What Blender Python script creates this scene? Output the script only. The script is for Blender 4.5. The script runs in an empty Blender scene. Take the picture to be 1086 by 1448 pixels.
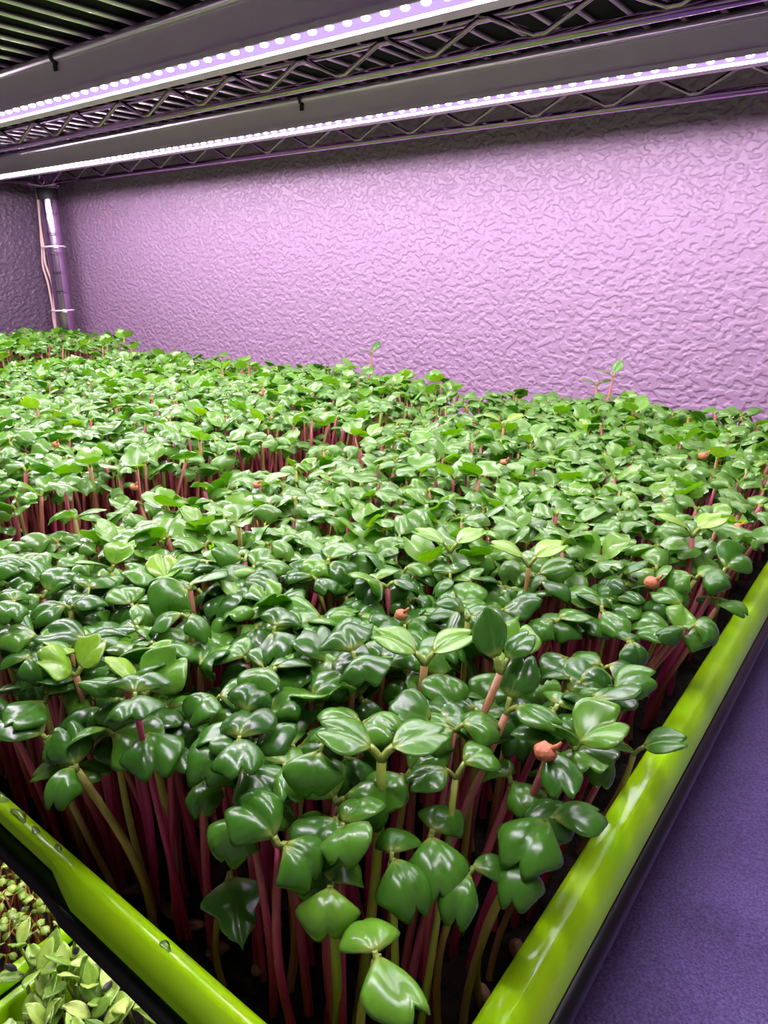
import bpy, math, random
import numpy as np
from mathutils import Vector, noise

R = math.radians
PI = math.pi
scn = bpy.context.scene
col = scn.collection
ZO = 1.2                      # the camera's height above the room floor; everything is built camera-relative and lifted at the end
rng = random.Random(11)

# ------------------------------------------------------------------ materials
def new_mat(name):
    m = bpy.data.materials.new(name); m.use_nodes = True
    nt = m.node_tree; nt.nodes.clear()
    out = nt.nodes.new('ShaderNodeOutputMaterial')
    return m, nt, out

def N(nt, typ, **kw):
    n = nt.nodes.new(typ)
    for k, v in kw.items():
        if k.startswith('i_'):
            key = k[2:].replace('_', ' ')
            n.inputs[key].default_value = v
        else:
            setattr(n, k, v)
    return n

def ramp(nt, stops, interp='LINEAR'):
    n = nt.nodes.new('ShaderNodeValToRGB')
    cr = n.color_ramp; cr.interpolation = interp
    while len(cr.elements) > 1: cr.elements.remove(cr.elements[-1])
    cr.elements[0].position = stops[0][0]; cr.elements[0].color = (*stops[0][1], 1)
    for p, c in stops[1:]:
        e = cr.elements.new(p); e.color = (*c, 1)
    return n

def simple(name, color, rough=.5, metal=0, spec=.5, bump=None, coat=0, noisecol=None):
    m, nt, out = new_mat(name)
    b = N(nt, 'ShaderNodeBsdfPrincipled')
    b.inputs['Base Color'].default_value = (*color, 1)
    b.inputs['Roughness'].default_value = rough
    b.inputs['Metallic'].default_value = metal
    b.inputs['Specular IOR Level'].default_value = spec
    b.inputs['Coat Weight'].default_value = coat
    b.inputs['Coat Roughness'].default_value = .12
    tc = N(nt, 'ShaderNodeTexCoord')
    if noisecol:
        sc, c2 = noisecol
        nz = N(nt, 'ShaderNodeTexNoise', i_Scale=sc, i_Detail=4.0)
        nt.links.new(tc.outputs['Object'], nz.inputs['Vector'])
        rp = ramp(nt, [(.35, color), (.7, c2)])
        nt.links.new(nz.outputs['Fac'], rp.inputs['Fac'])
        nt.links.new(rp.outputs['Color'], b.inputs['Base Color'])
    if bump:
        sc, dist = bump
        nz = N(nt, 'ShaderNodeTexNoise', i_Scale=sc, i_Detail=3.0)
        nt.links.new(tc.outputs['Object'], nz.inputs['Vector'])
        bp = N(nt, 'ShaderNodeBump', i_Strength=1.0, i_Distance=dist)
        nt.links.new(nz.outputs['Fac'], bp.inputs['Height'])
        nt.links.new(bp.outputs['Normal'], b.inputs['Normal'])
    nt.links.new(b.outputs[0], out.inputs[0])
    return m

def emit(name, color, strength):
    m, nt, out = new_mat(name)
    e = N(nt, 'ShaderNodeEmission'); e.inputs[0].default_value = (*color, 1); e.inputs[1].default_value = strength
    nt.links.new(e.outputs[0], out.inputs[0])
    return m

def wall_mat(name, color):
    m, nt, out = new_mat(name)
    b = N(nt, 'ShaderNodeBsdfPrincipled', i_Roughness=.42)
    b.inputs['Base Color'].default_value = (*color, 1)
    b.inputs['Specular IOR Level'].default_value = .45
    tc = N(nt, 'ShaderNodeTexCoord')
    mp = N(nt, 'ShaderNodeMapping'); mp.inputs['Scale'].default_value = (1, 1, 1.35)
    nt.links.new(tc.outputs['Object'], mp.inputs['Vector'])
    n1 = N(nt, 'ShaderNodeTexNoise', i_Scale=150.0, i_Detail=1.0, i_Roughness=.4, i_Distortion=.1)
    nt.links.new(mp.outputs[0], n1.inputs['Vector'])
    rp = ramp(nt, [(.38, (0, 0, 0)), (.62, (1, 1, 1))]); rp.color_ramp.interpolation = 'EASE'
    nt.links.new(n1.outputs['Fac'], rp.inputs['Fac'])
    bp = N(nt, 'ShaderNodeBump', i_Strength=WALL_BUMP[0], i_Distance=WALL_BUMP[1])
    nt.links.new(rp.outputs['Color'], bp.inputs['Height'])
    nt.links.new(bp.outputs['Normal'], b.inputs['Normal'])
    nt.links.new(b.outputs[0], out.inputs[0])
    return m
WALL_BUMP = (.55, .0021)

def pat_nodes(nt):
    a = N(nt, 'ShaderNodeAttribute', attribute_name='pat')
    s = N(nt, 'ShaderNodeSeparateXYZ')
    nt.links.new(a.outputs['Vector'], s.inputs[0])
    return s      # X = across the blade (-1..1), Y = along (petiole < 0), Z = random

def mathn(nt, op, a, b=None, clamp=False):
    n = N(nt, 'ShaderNodeMath', operation=op, use_clamp=clamp)
    for i, v in enumerate((a, b)):
        if v is None: continue
        if isinstance(v, (int, float)): n.inputs[i].default_value = v
        else: nt.links.new(v, n.inputs[i])
    return n.outputs[0]

def mix(nt, fac, a, b):
    n = N(nt, 'ShaderNodeMix', data_type='RGBA')
    fi, ai, bi = n.inputs[0], n.inputs[6], n.inputs[7]
    for s, v in ((fi, fac), (ai, a), (bi, b)):
        if isinstance(v, (int, float)): s.default_value = v
        elif isinstance(v, tuple): s.default_value = (*v, 1)
        else: nt.links.new(v, s)
    return n.outputs[2]

def leaf_mat(name, stops, under, petiole, vein, rough=.27, trans=.22):
    m, nt, out = new_mat(name)
    s = pat_nodes(nt)
    base = ramp(nt, stops)
    nt.links.new(s.outputs['Z'], base.inputs['Fac'])
    c = base.outputs['Color']
    # slightly uneven pigment
    tc = N(nt, 'ShaderNodeTexCoord')
    nz = N(nt, 'ShaderNodeTexNoise', i_Scale=330.0, i_Detail=2.0)
    nt.links.new(tc.outputs['Object'], nz.inputs['Vector'])
    hs = N(nt, 'ShaderNodeHueSaturation')
    v = mathn(nt, 'ADD', mathn(nt, 'MULTIPLY', nz.outputs['Fac'], .5), .75)
    nt.links.new(v, hs.inputs['Value']); nt.links.new(c, hs.inputs['Color'])
    c = hs.outputs['Color']
    # midrib and margin, paler
    ab = mathn(nt, 'ABSOLUTE', s.outputs['X'])
    mid = mathn(nt, 'SUBTRACT', 1.0, mathn(nt, 'MULTIPLY', ab, 9.0), True)
    fade = mathn(nt, 'SUBTRACT', 1.0, s.outputs['Y'], True)
    mid = mathn(nt, 'MULTIPLY', mathn(nt, 'MULTIPLY', mid, fade), .75)
    c = mix(nt, mid, c, vein)
    edge = mathn(nt, 'MULTIPLY', mathn(nt, 'SUBTRACT', ab, .92, True), 9.0, True)
    c = mix(nt, edge, c, vein)
    # blade base runs into the pale petiole
    pf = mathn(nt, 'SUBTRACT', 1.0, mathn(nt, 'MULTIPLY', s.outputs['Y'], 5.0), True)
    c = mix(nt, pf, c, petiole)
    geo = N(nt, 'ShaderNodeNewGeometry')
    c2 = mix(nt, .7, c, under)
    c = mix(nt, geo.outputs['Backfacing'], c, c2)
    b = N(nt, 'ShaderNodeBsdfPrincipled', i_Roughness=rough)
    b.inputs['Specular IOR Level'].default_value = .5
    b.inputs['Coat Weight'].default_value = .35; b.inputs['Coat Roughness'].default_value = .2
    nt.links.new(c, b.inputs['Base Color'])
    # shallow side veins
    w = N(nt, 'ShaderNodeTexWave', i_Scale=.75, i_Distortion=2.5)
    cv = N(nt, 'ShaderNodeCombineXYZ')
    nt.links.new(mathn(nt, 'SUBTRACT', mathn(nt, 'MULTIPLY', s.outputs['Y'], 2.0), ab), cv.inputs[0])
    nt.links.new(cv.outputs[0], w.inputs['Vector'])
    bp = N(nt, 'ShaderNodeBump', i_Strength=.10, i_Distance=.0003)
    nt.links.new(w.outputs['Fac'], bp.inputs['Height'])
    nt.links.new(bp.outputs['Normal'], b.inputs['Normal'])
    t = N(nt, 'ShaderNodeBsdfTranslucent')
    hs2 = N(nt, 'ShaderNodeHueSaturation', i_Value=1.7, i_Saturation=1.1)
    nt.links.new(c, hs2.inputs['Color']); nt.links.new(hs2.outputs[0], t.inputs[0])
    ms = N(nt, 'ShaderNodeMixShader'); ms.inputs[0].default_value = trans
    nt.links.new(b.outputs[0], ms.inputs[1]); nt.links.new(t.outputs[0], ms.inputs[2])
    nt.links.new(ms.outputs[0], out.inputs[0])
    return m

def stem_mat(name, lo, hi, rough=.4):
    m, nt, out = new_mat(name)
    s = pat_nodes(nt)
    a = ramp(nt, lo); nt.links.new(s.outputs['Z'], a.inputs['Fac'])
    b_ = ramp(nt, hi); nt.links.new(s.outputs['Z'], b_.inputs['Fac'])
    f = N(nt, 'ShaderNodeMapRange', interpolation_type='SMOOTHSTEP')
    f.inputs['From Min'].default_value = .35; f.inputs['From Max'].default_value = 1.0
    nt.links.new(s.outputs['Y'], f.inputs['Value'])
    c = mix(nt, f.outputs[0], a.outputs['Color'], b_.outputs['Color'])
    p = N(nt, 'ShaderNodeBsdfPrincipled', i_Roughness=rough)
    nt.links.new(c, p.inputs['Base Color'])
    t = N(nt, 'ShaderNodeBsdfTranslucent'); nt.links.new(c, t.inputs[0])
    ms = N(nt, 'ShaderNodeMixShader'); ms.inputs[0].default_value = .2
    nt.links.new(p.outputs[0], ms.inputs[1]); nt.links.new(t.outputs[0], ms.inputs[2])
    nt.links.new(ms.outputs[0], out.inputs[0])
    return m

LEAF = leaf_mat('radish leaf', [(0, (.030, .125, .011)), (.35, (.055, .200, .015)), (.75, (.098, .29, .022)), (.92, (.17, .41, .028)), (1, (.30, .53, .03))],
                (.13, .30, .045), (.30, .40, .07), (.14, .30, .06))
STEM = stem_mat('radish stem', [(0, (.60, .035, .22)), (.45, (.64, .07, .25)), (.7, (.62, .15, .24)), (.85, (.52, .22, .15)), (.93, (.50, .34, .13)), (1, (.52, .50, .09))],
                [(0, (.52, .08, .15)), (.4, (.52, .17, .14)), (.7, (.50, .27, .11)), (.85, (.46, .38, .10)), (1, (.42, .54, .08))])
SLEAF = leaf_mat('sunflower leaf', [(0, (.14, .30, .03)), (.4, (.26, .46, .05)), (.8, (.42, .60, .10)), (1, (.54, .68, .16))],
                 (.34, .50, .14), (.40, .52, .12), (.45, .6, .2), rough=.4)
SSTEM = stem_mat('sunflower stem', [(0, (.35, .42, .15)), (1, (.45, .40, .22))], [(0, (.22, .40, .06)), (1, (.34, .5, .1))])
RLEAF = leaf_mat('amber stem leaf', [(0, (.16, .29, .03)), (.6, (.30, .46, .05)), (1, (.46, .58, .10))], (.3, .42, .12), (.45, .35, .08), (.4, .55, .2))
RSTEM = stem_mat('amber stem', [(0, (.30, .05, .06)), (.5, (.36, .10, .05)), (1, (.42, .16, .06))], [(0, (.40, .14, .05)), (1, (.5, .30, .07))])

LIME = simple('lime plastic', (.40, .80, .012), rough=.3, spec=.5, noisecol=(26, (.47, .82, .016)))
# the tray plastic lets a little light through
def lime_mat():
    m, nt, out = new_mat('lime tray plastic')
    tc = N(nt, 'ShaderNodeTexCoord')
    nz = N(nt, 'ShaderNodeTexNoise', i_Scale=38.0, i_Detail=3.0)
    nt.links.new(tc.outputs['Object'], nz.inputs['Vector'])
    rp = ramp(nt, [(.3, (.42, .93, .004)), (.7, (.55, .97, .006))])
    nt.links.new(nz.outputs['Fac'], rp.inputs['Fac'])
    b = N(nt, 'ShaderNodeBsdfPrincipled', i_Roughness=.22)
    nt.links.new(rp.outputs[0], b.inputs['Base Color'])
    bp = N(nt, 'ShaderNodeBump', i_Strength=.4, i_Distance=.0006)
    nt.links.new(nz.outputs['Fac'], bp.inputs['Height']); nt.links.new(bp.outputs[0], b.inputs['Normal'])
    t = N(nt, 'ShaderNodeBsdfTranslucent'); t.inputs[0].default_value = (.30, .70, .01, 1)
    ms = N(nt, 'ShaderNodeMixShader'); ms.inputs[0].default_value = .12
    nt.links.new(b.outputs[0], ms.inputs[1]); nt.links.new(t.outputs[0], ms.inputs[2])
    nt.links.new(ms.outputs[0], out.inputs[0])
    return m
LIME = lime_mat()
BLACK = simple('black plastic', (.008, .008, .010), rough=.35)
RUBBER = simple('black rubber', (.012, .012, .014), rough=.6)
CHROME = simple('chrome', (.56, .385, .60), rough=.11, metal=1)
STEEL = simple('chrome wire', (.95, .74, .95), rough=.28, metal=.8)
ALU = simple('grey painted aluminium', (.78, .54, .88), rough=.5, spec=.4, bump=(900, .00008))
BOARD = emit('lit led board', (.62, .42, 1.0), .85)
DIODE = emit('led diode', (1.0, .88, 1.0), 470.0)
MAT = simple('dark shelf mat', (.17, .11, .36), rough=.40, spec=.9, bump=(1500, .0022), noisecol=(1100, (.40, .28, .74)))
BLACK_SHEET = simple('black shelf sheet', (.005, .004, .006), rough=.8, spec=.2)
SOIL = simple('dark soil', (.005, .004, .0035), rough=.7, spec=.25, noisecol=(240, (.022, .010, .007)), bump=(700, .0014))
CHIP = simple('bark chip', (.16, .075, .04), rough=.7, noisecol=(160, (.30, .16, .09)), bump=(500, .0006))
HULL = simple('seed hull', (.50, .13, .05), rough=.45, noisecol=(400, (.62, .24, .11)), bump=(700, .0005))
BHULL = simple('sunflower hull', (.012, .010, .016), rough=.4, noisecol=(300, (.06, .05, .07)))
CORD = simple('pale pink cord', (.75, .50, .46), rough=.45)
TIE = simple('white cable tie', (.85, .80, .88), rough=.35)
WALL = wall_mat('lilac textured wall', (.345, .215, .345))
WALL_SHADED = wall_mat('shaded textured side wall', (.115, .076, .12))  # same textured wall, its weaker light put into a darker base colour
CEIL = simple('ceiling paint', (.25, .24, .26), rough=.8)
FLOOR = simple('floor', (.10, .09, .09), rough=.6, noisecol=(6, (.14, .12, .11)))

# ------------------------------------------------------------------ mesh helpers
class MB:
    def __init__(s): s.v = []; s.f = []
    def add(s, v, f):
        o = len(s.v); s.v += [tuple(p) for p in v]; s.f += [tuple(i + o for i in q) for q in f]
    def box(s, x0, x1, y0, y1, z0, z1):
        s.add([(x0, y0, z0), (x1, y0, z0), (x1, y1, z0), (x0, y1, z0), (x0, y0, z1), (x1, y0, z1), (x1, y1, z1), (x0, y1, z1)],
              [(0, 3, 2, 1), (4, 5, 6, 7), (0, 1, 5, 4), (1, 2, 6, 5), (2, 3, 7, 6), (3, 0, 4, 7)])
    def tube(s, pts, r, n=8, cap=True, r1=None):
        pts = [Vector(p) for p in pts]; m = len(pts)
        t0 = (pts[1] - pts[0]).normalized()
        up = Vector((0, 0, 1)) if abs(t0.z) < .9 else Vector((1, 0, 0))
        a = t0.cross(up).normalized(); vs = []
        for i, p in enumerate(pts):
            t = (pts[min(i + 1, m - 1)] - pts[max(i - 1, 0)]).normalized()
            a = (a - t * a.dot(t)).normalized(); b = t.cross(a)
            rr = r if r1 is None else r + (r1 - r) * i / (m - 1)
            for k in range(n):
                th = 2 * PI * k / n
                vs.append(p + a * (math.cos(th) * rr) + b * (math.sin(th) * rr))
        fs = []
        for i in range(m - 1):
            for k in range(n):
                fs.append((i * n + k, i * n + (k + 1) % n, (i + 1) * n + (k + 1) % n, (i + 1) * n + k))
        if cap:
            fs.append(tuple(range(n - 1, -1, -1))); fs.append(tuple((m - 1) * n + k for k in range(n)))
        s.add(vs, fs)
    def lathe(s, prof, n=24, c=(0, 0, 0)):          # prof: (r, z)
        vs = []
        for r, z in prof:
            for k in range(n):
                th = 2 * PI * k / n; vs.append((c[0] + r * math.cos(th), c[1] + r * math.sin(th), c[2] + z))
        fs = []
        for i in range(len(prof) - 1):
            for k in range(n):
                fs.append((i * n + k, i * n + (k + 1) % n, (i + 1) * n + (k + 1) % n, (i + 1) * n + k))
        s.add(vs, fs)
    def prism_x(s, prof, x0, x1):                   # closed (y, z) profile swept along x
        n = len(prof)
        vs = [(x0, y, z) for y, z in prof] + [(x1, y, z) for y, z in prof]
        fs = [(i, (i + 1) % n, n + (i + 1) % n, n + i) for i in range(n)] + [tuple(range(n - 1, -1, -1)), tuple(range(n, 2 * n))]
        s.add(vs, fs)

def link(name, me, mat, parent=None, loc=(0, 0, 0), smooth=False):
    o = bpy.data.objects.new(name, me); col.objects.link(o)
    if mat is not None and not me.materials: me.materials.append(mat)
    if smooth: me.polygons.foreach_set('use_smooth', [True] * len(me.polygons))
    if parent is not None: o.parent = parent
    o.location = loc
    return o

def obj(name, mb, mat, parent=None, loc=(0, 0, 0), smooth=False, bevel=0, autosmooth=None):
    me = bpy.data.meshes.new(name); me.from_pydata(mb.v, [], mb.f); me.update()
    o = link(name, me, mat, parent, loc, smooth)
    if autosmooth:
        me.polygons.foreach_set('use_smooth', [True] * len(me.polygons))
        m = o.modifiers.new('edges', 'EDGE_SPLIT'); m.split_angle = R(autosmooth)
    if bevel:
        m = o.modifiers.new('bevel', 'BEVEL'); m.width = bevel; m.segments = 2; m.limit_method = 'ANGLE'
    return o

def tag(o, label, cat, group=None, kind=None):
    o['label'] = label; o['category'] = cat
    if group: o['group'] = group
    if kind: o['kind'] = kind
    return o

def thing(name, label, cat, loc=(0, 0, 0), group=None):
    o = bpy.data.objects.new(name, None); col.objects.link(o); o.location = loc; o.empty_display_size = .01
    return tag(o, label, cat, group)

# ------------------------------------------------------------------ camera
cam_d = bpy.data.cameras.new('camera'); cam = bpy.data.objects.new('camera', cam_d); col.objects.link(cam)
cam_d.sensor_fit = 'VERTICAL'; cam_d.sensor_height = 36; cam_d.lens = 36 * 1000 / 1448
cam_d.clip_start = .01; cam_d.clip_end = 50
PITCH, YAW = R(18.85), R(37.3)
cam.rotation_euler = (PI / 2 - PITCH, 0, YAW)
scn.camera = cam

def project(x, y, z):
    cp, sp, cy, sy = math.cos(PITCH), math.sin(PITCH), math.cos(YAW), math.sin(YAW)
    f = -sy * cp * x + cy * cp * y - sp * z
    r = cy * x + sy * y
    u = -sy * sp * x + cy * sp * y + cp * z
    if f < 1e-4: return None
    return 543 + 1000 * r / f, 724 - 1000 * u / f, f

# ------------------------------------------------------------------ the room
def structure(name, mb, mat, **k):
    o = obj(name, mb, mat, **k); o['kind'] = 'structure'; return o
XW, YW = -1.165, .665
m = MB(); m.box(XW - .1, 1.6, YW, YW + .1, -1.2, 1.2); structure('wall_back', m, WALL)
m = MB(); m.box(XW - .1, XW, -1.5, YW, -1.2, 1.2); structure('wall_left', m, WALL_SHADED)
m = MB(); m.box(XW - .1, 1.6, -1.5, YW + .1, -1.3, -1.2); structure('floor', m, FLOOR)
m = MB(); m.box(XW - .1, 1.6, -1.5, YW + .1, 1.2, 1.3); structure('ceiling', m, CEIL)

# ------------------------------------------------------------------ chrome wire shelves
SX0, SX1, SY0, SY1 = -1.112, .135, .099, .62
ZL, ZU, ZW = .1228, .1397, .1440
def truss_x(root, y, x0, x1, pitch, phase, rl=.0032):
    t = MB(); t.tube([(x0, y, ZU), (x1, y, ZU)], .0029, 10); top = obj('truss', t, CHROME, root, smooth=True)
    t = MB(); t.tube([(x0, y, ZL), (x1, y, ZL)], rl, 10); obj('lower_rail', t, CHROME, top, smooth=True)
    pts = []; x = phase
    while x > x0 + pitch * .5: x -= pitch
    lo, hi = ZL + .0022, ZU - .0016
    while x < x1 - .004:
        for dx, z in ((-.45, hi), (-.05, lo), (.05, lo), (.45, hi)):
            q = x + dx * pitch
            if x0 < q < x1:
                if len(pts) and z == lo and dx < 0 or len(pts) and dx > .4:      # straight run with an extra point near each bend
                    px, _, pz = pts[-1]
                    for f in (.12, .88): pts.append((px + (q - px) * f, y - .0032, pz + (z - pz) * f))
                pts.append((q, y - .0032, z))
        x += pitch
    z = MB(); z.tube(pts, .0017, 8); obj('zigzag_wire', z, CHROME, top, smooth=True)
def truss_y(root, x, y0, y1, pitch=.066):
    t = MB(); t.tube([(x, y0, ZU), (x, y1, ZU)], .0029, 10); top = obj('truss', t, CHROME, root, smooth=True)
    t = MB(); t.tube([(x, y0, ZL), (x, y1, ZL)], .0032, 10); obj('lower_rail', t, CHROME, top, smooth=True)
    pts = []; k = 0; y = y0 + .012
    while y < y1 - .01:
        pts.append((x + .0032, y, (ZL + .0022) if k % 2 else (ZU - .0016))); y += pitch / 2; k += 1
    z = MB(); z.tube(pts, .0017, 8); obj('zigzag_wire', z, CHROME, top, smooth=True)

def wire_shelf(dz, label):
    root = thing('wire_shelf', label, 'shelf', (0, 0, dz), 'chrome wire shelves of the rack')
    x0, x1 = SX0 + .022, SX1 - .022
    truss_x(root, SY0, x0, x1, .066, -.3)
    truss_x(root, .42, SX0, SX1, .0726, -.42625, .003)
    truss_x(root, SY1, x0, x1, .0648, -.3085)
    truss_y(root, SX0, SY0 + .022, SY1 - .022); truss_y(root, SX1, SY0 + .022, SY1 - .022)
    d = MB(); x = -.495 * .9616
    while x > SX0 + .012: x -= .02265
    x += .02265
    while x < SX1 - .01:
        d.tube([(x, SY0 - .001, ZW), (x, SY1 + .001, ZW)], .0016, 8); x += .02265
    obj('wire_deck', d, STEEL, root, smooth=True)
    for cx in (SX0, SX1):
        for cy in (SY0, SY1):
            c = MB(); c.lathe([(.0140, ZL - .006), (.0180, ZL - .006), (.0165, ZU + .006), (.0140, ZU + .006), (.0140, ZL - .006)], 20, (cx, cy, 0))
            s = obj('corner_sleeve', c, CHROME, root, autosmooth=40)
            ix = 1 if cx == SX0 else -1; iy = 1 if cy == SY0 else -1
            l = MB()
            for (ax, ay) in ((ix, 0), (0, iy)):          # bent wire loops that join the rails to the sleeve
                px, py = -ay, ax
                for sd in (-1, 1):
                    o = .009 * sd
                    l.tube([(cx + ax * .030, cy + ay * .030, ZL), (cx + ax * .022 + px * o * .6, cy + ay * .022 + py * o * .6, ZL - .002),
                            (cx + ax * .014 + px * o * 1.4, cy + ay * .014 + py * o * 1.4, ZL - .004), (cx + ax * .009 + px * o * 1.7, cy + ay * .009 + py * o * 1.7, ZL + .004),
                            (cx + ax * .013 + px * o * 1.5, cy + ay * .013 + py * o * 1.5, ZU), (cx + ax * .026, cy + ay * .026, ZU)], .0026, 8)
            obj('wire_loop', l, CHROME, s, smooth=True)
    return root
DZ1, DZ2 = -.3592, -.7092
wire_shelf(0, 'chrome wire shelf overhead carrying the two lit LED bars')
wire_shelf(DZ1, 'chrome wire shelf under the dark mat and the large radish trays')
wire_shelf(DZ2, 'lowest chrome wire shelf under the sunflower and amber sprout trays')

def sheet(name, label, z, mat, x0, x1, y0, y1, bump=0):
    nx, ny = 60, 30; m = MB(); vs = []
    for top in (1, 0):
        for j in range(ny + 1):
            for i in range(nx + 1):
                x = x0 + (x1 - x0) * i / nx; y = y0 + (y1 - y0) * j / ny
                h = bump * (noise.noise((x * 9, y * 16, 3)) ** 2 * 1.6) if top else 0
                vs.append((x, y, z + h if top else z - .0012))
    n1 = (nx + 1) * (ny + 1); fs = []
    for j in range(ny):
        for i in range(nx):
            a = j * (nx + 1) + i
            fs.append((a, a + 1, a + nx + 2, a + nx + 1)); fs.append((n1 + a, n1 + a + nx + 1, n1 + a + nx + 2, n1 + a + 1))
    for i in range(nx):
        fs.append((i, n1 + i, n1 + i + 1, i + 1)); b = ny * (nx + 1) + i; fs.append((b, b + 1, n1 + b + 1, n1 + b))
    for j in range(ny):
        a = j * (nx + 1); fs.append((a, a + nx + 1, n1 + a + nx + 1, n1 + a)); b = a + nx; fs.append((b, n1 + b, n1 + b + nx + 1, b + nx + 1))
    m.add(vs, fs)
    return tag(obj(name, m, mat, smooth=True), label, 'mat')
sheet('dark_backing', 'black sheet added on the overhead wire shelf as dark backing', .1470, BLACK_SHEET, SX0 + .02, SX1 - .02, SY0 - .002, SY1)  # added sheet that keeps the gaps between the deck wires dark
sheet('shelf_mat', 'dark purple grained mat beside the right lime rim', -.2122, MAT, SX0 + .02, SX1 - .02, SY0 - .003, SY1, .0030)
sheet('shelf_mat', 'dark mat under the sunflower tray on the lower shelf', -.5622, BLACK_SHEET, SX0 + .02, SX1 - .02, SY0 - .003, SY1)

# four posts of the rack; the rear left one shows
def post(x, y, label):
    root = thing('shelf_post', label, 'post', (x, y, 0), 'chrome posts of the rack')
    prof = [(.0, -1.195), (.012, -1.195), (.0125, -1.19)]
    z = -1.16
    while z < .42:
        prof += [(.0125, z - .0018), (.0134, z - .0006), (.0134, z + .0006), (.0125, z + .0018)]; z += .0282
    prof += [(.0125, .43), (.011, .436), (0, .437)]
    p = MB(); p.lathe(prof, 28); obj('tube', p, CHROME, root, autosmooth=35)
    for dz in (0, DZ1, DZ2):
        b = MB(); b.lathe([(.0126, ZL - .021), (.0152, ZL - .021), (.0156, ZL - .007), (.0136, ZL + .014), (.0126, ZL + .014)], 24)
        obj('plastic_sleeve', b, RUBBER, root, (0, 0, dz), autosmooth=40)
    f = MB(); f.lathe([(0, -1.2), (.018, -1.2), (.018, -1.193), (.009, -1.188), (0, -1.188)], 20); obj('levelling_foot', f, BLACK, root, autosmooth=40)
    return root
PX, PY = SX0, SY1
post(PX, PY, 'chrome grooved post in the corner beside the two walls, black sleeve at its top')
post(SX0, SY0, 'front left chrome post of the rack outside the frame')
post(SX1, SY0, 'front right chrome post of the rack outside the frame')
post(SX1, SY1, 'rear right chrome post of the rack outside the frame')

# the cords tied to the rear left post
c = MB()
def cord_pts(off, ph):
    pts = []
    for i in range(40):
        z = .12 - i * .0085
        w = .0045 * math.sin((z + ph) * 34) + .002 * math.sin(z * 90 + ph)
        near = min(abs(z - .0345), abs(z + .060)) ; k = min(1, near / .03)
        pts.append((PX - .0165 - off - w * k - .003 * k, PY - .0065 - .002 * math.sin(z * 50 + ph), z))
    return pts
c.tube(cord_pts(0, .0), .0017, 8); o = tag(obj('power_cord', c, CORD, smooth=True), 'pale pink lamp cord running down the left of the corner post, against the chrome', 'cord')
c = MB(); c.tube(cord_pts(.0058, .045), .0017, 8); tag(obj('power_cord', c, CORD, smooth=True), 'outer of the two pale pink cords looping beside the corner post', 'cord')
for z, lab in ((.0345, 'upper white cable tie holding the pink cords to the corner post'), (-.060, 'lower white cable tie holding the pink cords just above the leaves')):
    t = MB(); pts = []
    for k in range(25):
        a = 2 * PI * k / 24
        rx = .0150 if math.cos(a) > 0 else .0262
        pts.append((PX + rx * math.cos(a), PY + .0150 * math.sin(a), z + .0008 * math.cos(a)))
    t.tube(pts, .0013, 6, cap=False)
    root = thing('cable_tie', lab, 'cable tie', (0, 0, 0), 'cable ties on the corner post')
    obj('strap', t, TIE, root, smooth=True)
    t = MB(); t.box(PX + .0135, PX + .0195, PY - .010, PY - .005, z - .002, z + .0025); obj('tie_head', t, TIE, root, bevel=.0004)

# ------------------------------------------------------------------ LED bars
def led_bar(y0, zb, dz, x0, x1, pitch, first, label, clips):
    root = thing('led_bar', label, 'led light', (0, 0, dz), 'LED bars under the wire shelves')
    zt = .1375
    h = MB()
    h.prism_x([(y0, zt - .0035), (y0 + .0012, zt - .0035), (y0 + .0012, zb + .0035), (y0 + .0210, zb + .0035), (y0 + .0210, zb + .0006), (y0 + .0225, zb + .0006), (y0 + .0235, zb + .0012),
               (y0 + .0330, zb + .0012), (y0 + .0330, zt), (y0 + .031, zt), (y0 + .031, zb + .006), (y0 + .0040, zb + .006), (y0 + .0040, zt - .0005), (y0, zt - .0005)][::-1], x0, x1)
    # front lip below the board
    h.prism_x([(y0, zb + .0035), (y0 + .0012, zb + .0035), (y0 + .0012, zb + .0004), (y0, zb + .0004)][::-1], x0, x1)
    obj('housing', h, ALU, root)
    t = MB(); t.tube([(x0, y0 + .0004, zt - .0005), (x1, y0 + .0004, zt - .0005)], .0026, 12); obj('top_bead', t, ALU2, root, smooth=True)
    b = MB(); b.box(x0 + .002, x1 - .002, y0 + .0014, y0 + .0208, zb + .0024, zb + .0034); obj('circuit_board', b, BOARD, root)
    e = MB(); e.box(x1, x1 + .006, y0 - .0004, y0 + .0334, zb - .0006, zt); obj('end_cap', e, BLACK, root, bevel=.001)
    e = MB(); e.box(x0 - .006, x0, y0 - .0004, y0 + .0334, zb - .0006, zt); obj('end_cap', e, BLACK, root, bevel=.001)
    for cx in clips:
        k = MB(); pts = []
        for i in range(13):
            a = PI * .35 + 2 * PI * .8 * i / 12
            pts.append((cx, y0 + .0004 + .0036 * math.cos(a), zt - .0005 + .0036 * math.sin(a)))
        k.tube(pts, .0014, 6); k.box(cx - .0016, cx + .0016, y0 - .0012, y0 + .0002, zt - .0092, zt - .0034)
        obj('mounting_clip', k, RUBBER, root)
    dm = MB(); rr = .0021
    dm.lathe([(rr, 0), (rr, -.0007), (rr * .75, -.0013), (rr * .3, -.0016), (0, -.0016)], 10)
    me = bpy.data.meshes.new('diode'); me.from_pydata(dm.v, [], dm.f); me.update(); me.materials.append(DIODE)
    n = 0; x = first
    while x > x0 + .012: x -= pitch
    x += pitch
    while x < x1 - .008 and n < 100:
        link('diode', me, None, root, (x, y0 + .0078, zb + .0024)); x += pitch; n += 1
    return root
ALU2 = simple('grey satin bead', (.66, .50, .70), rough=.34, metal=.7)
led_bar(.304, .1130, 0, -1.06, .03, .01165, -.4, 'nearer lit LED bar with large white dots, crossing the top of the view', (-.5115, .02))
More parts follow.
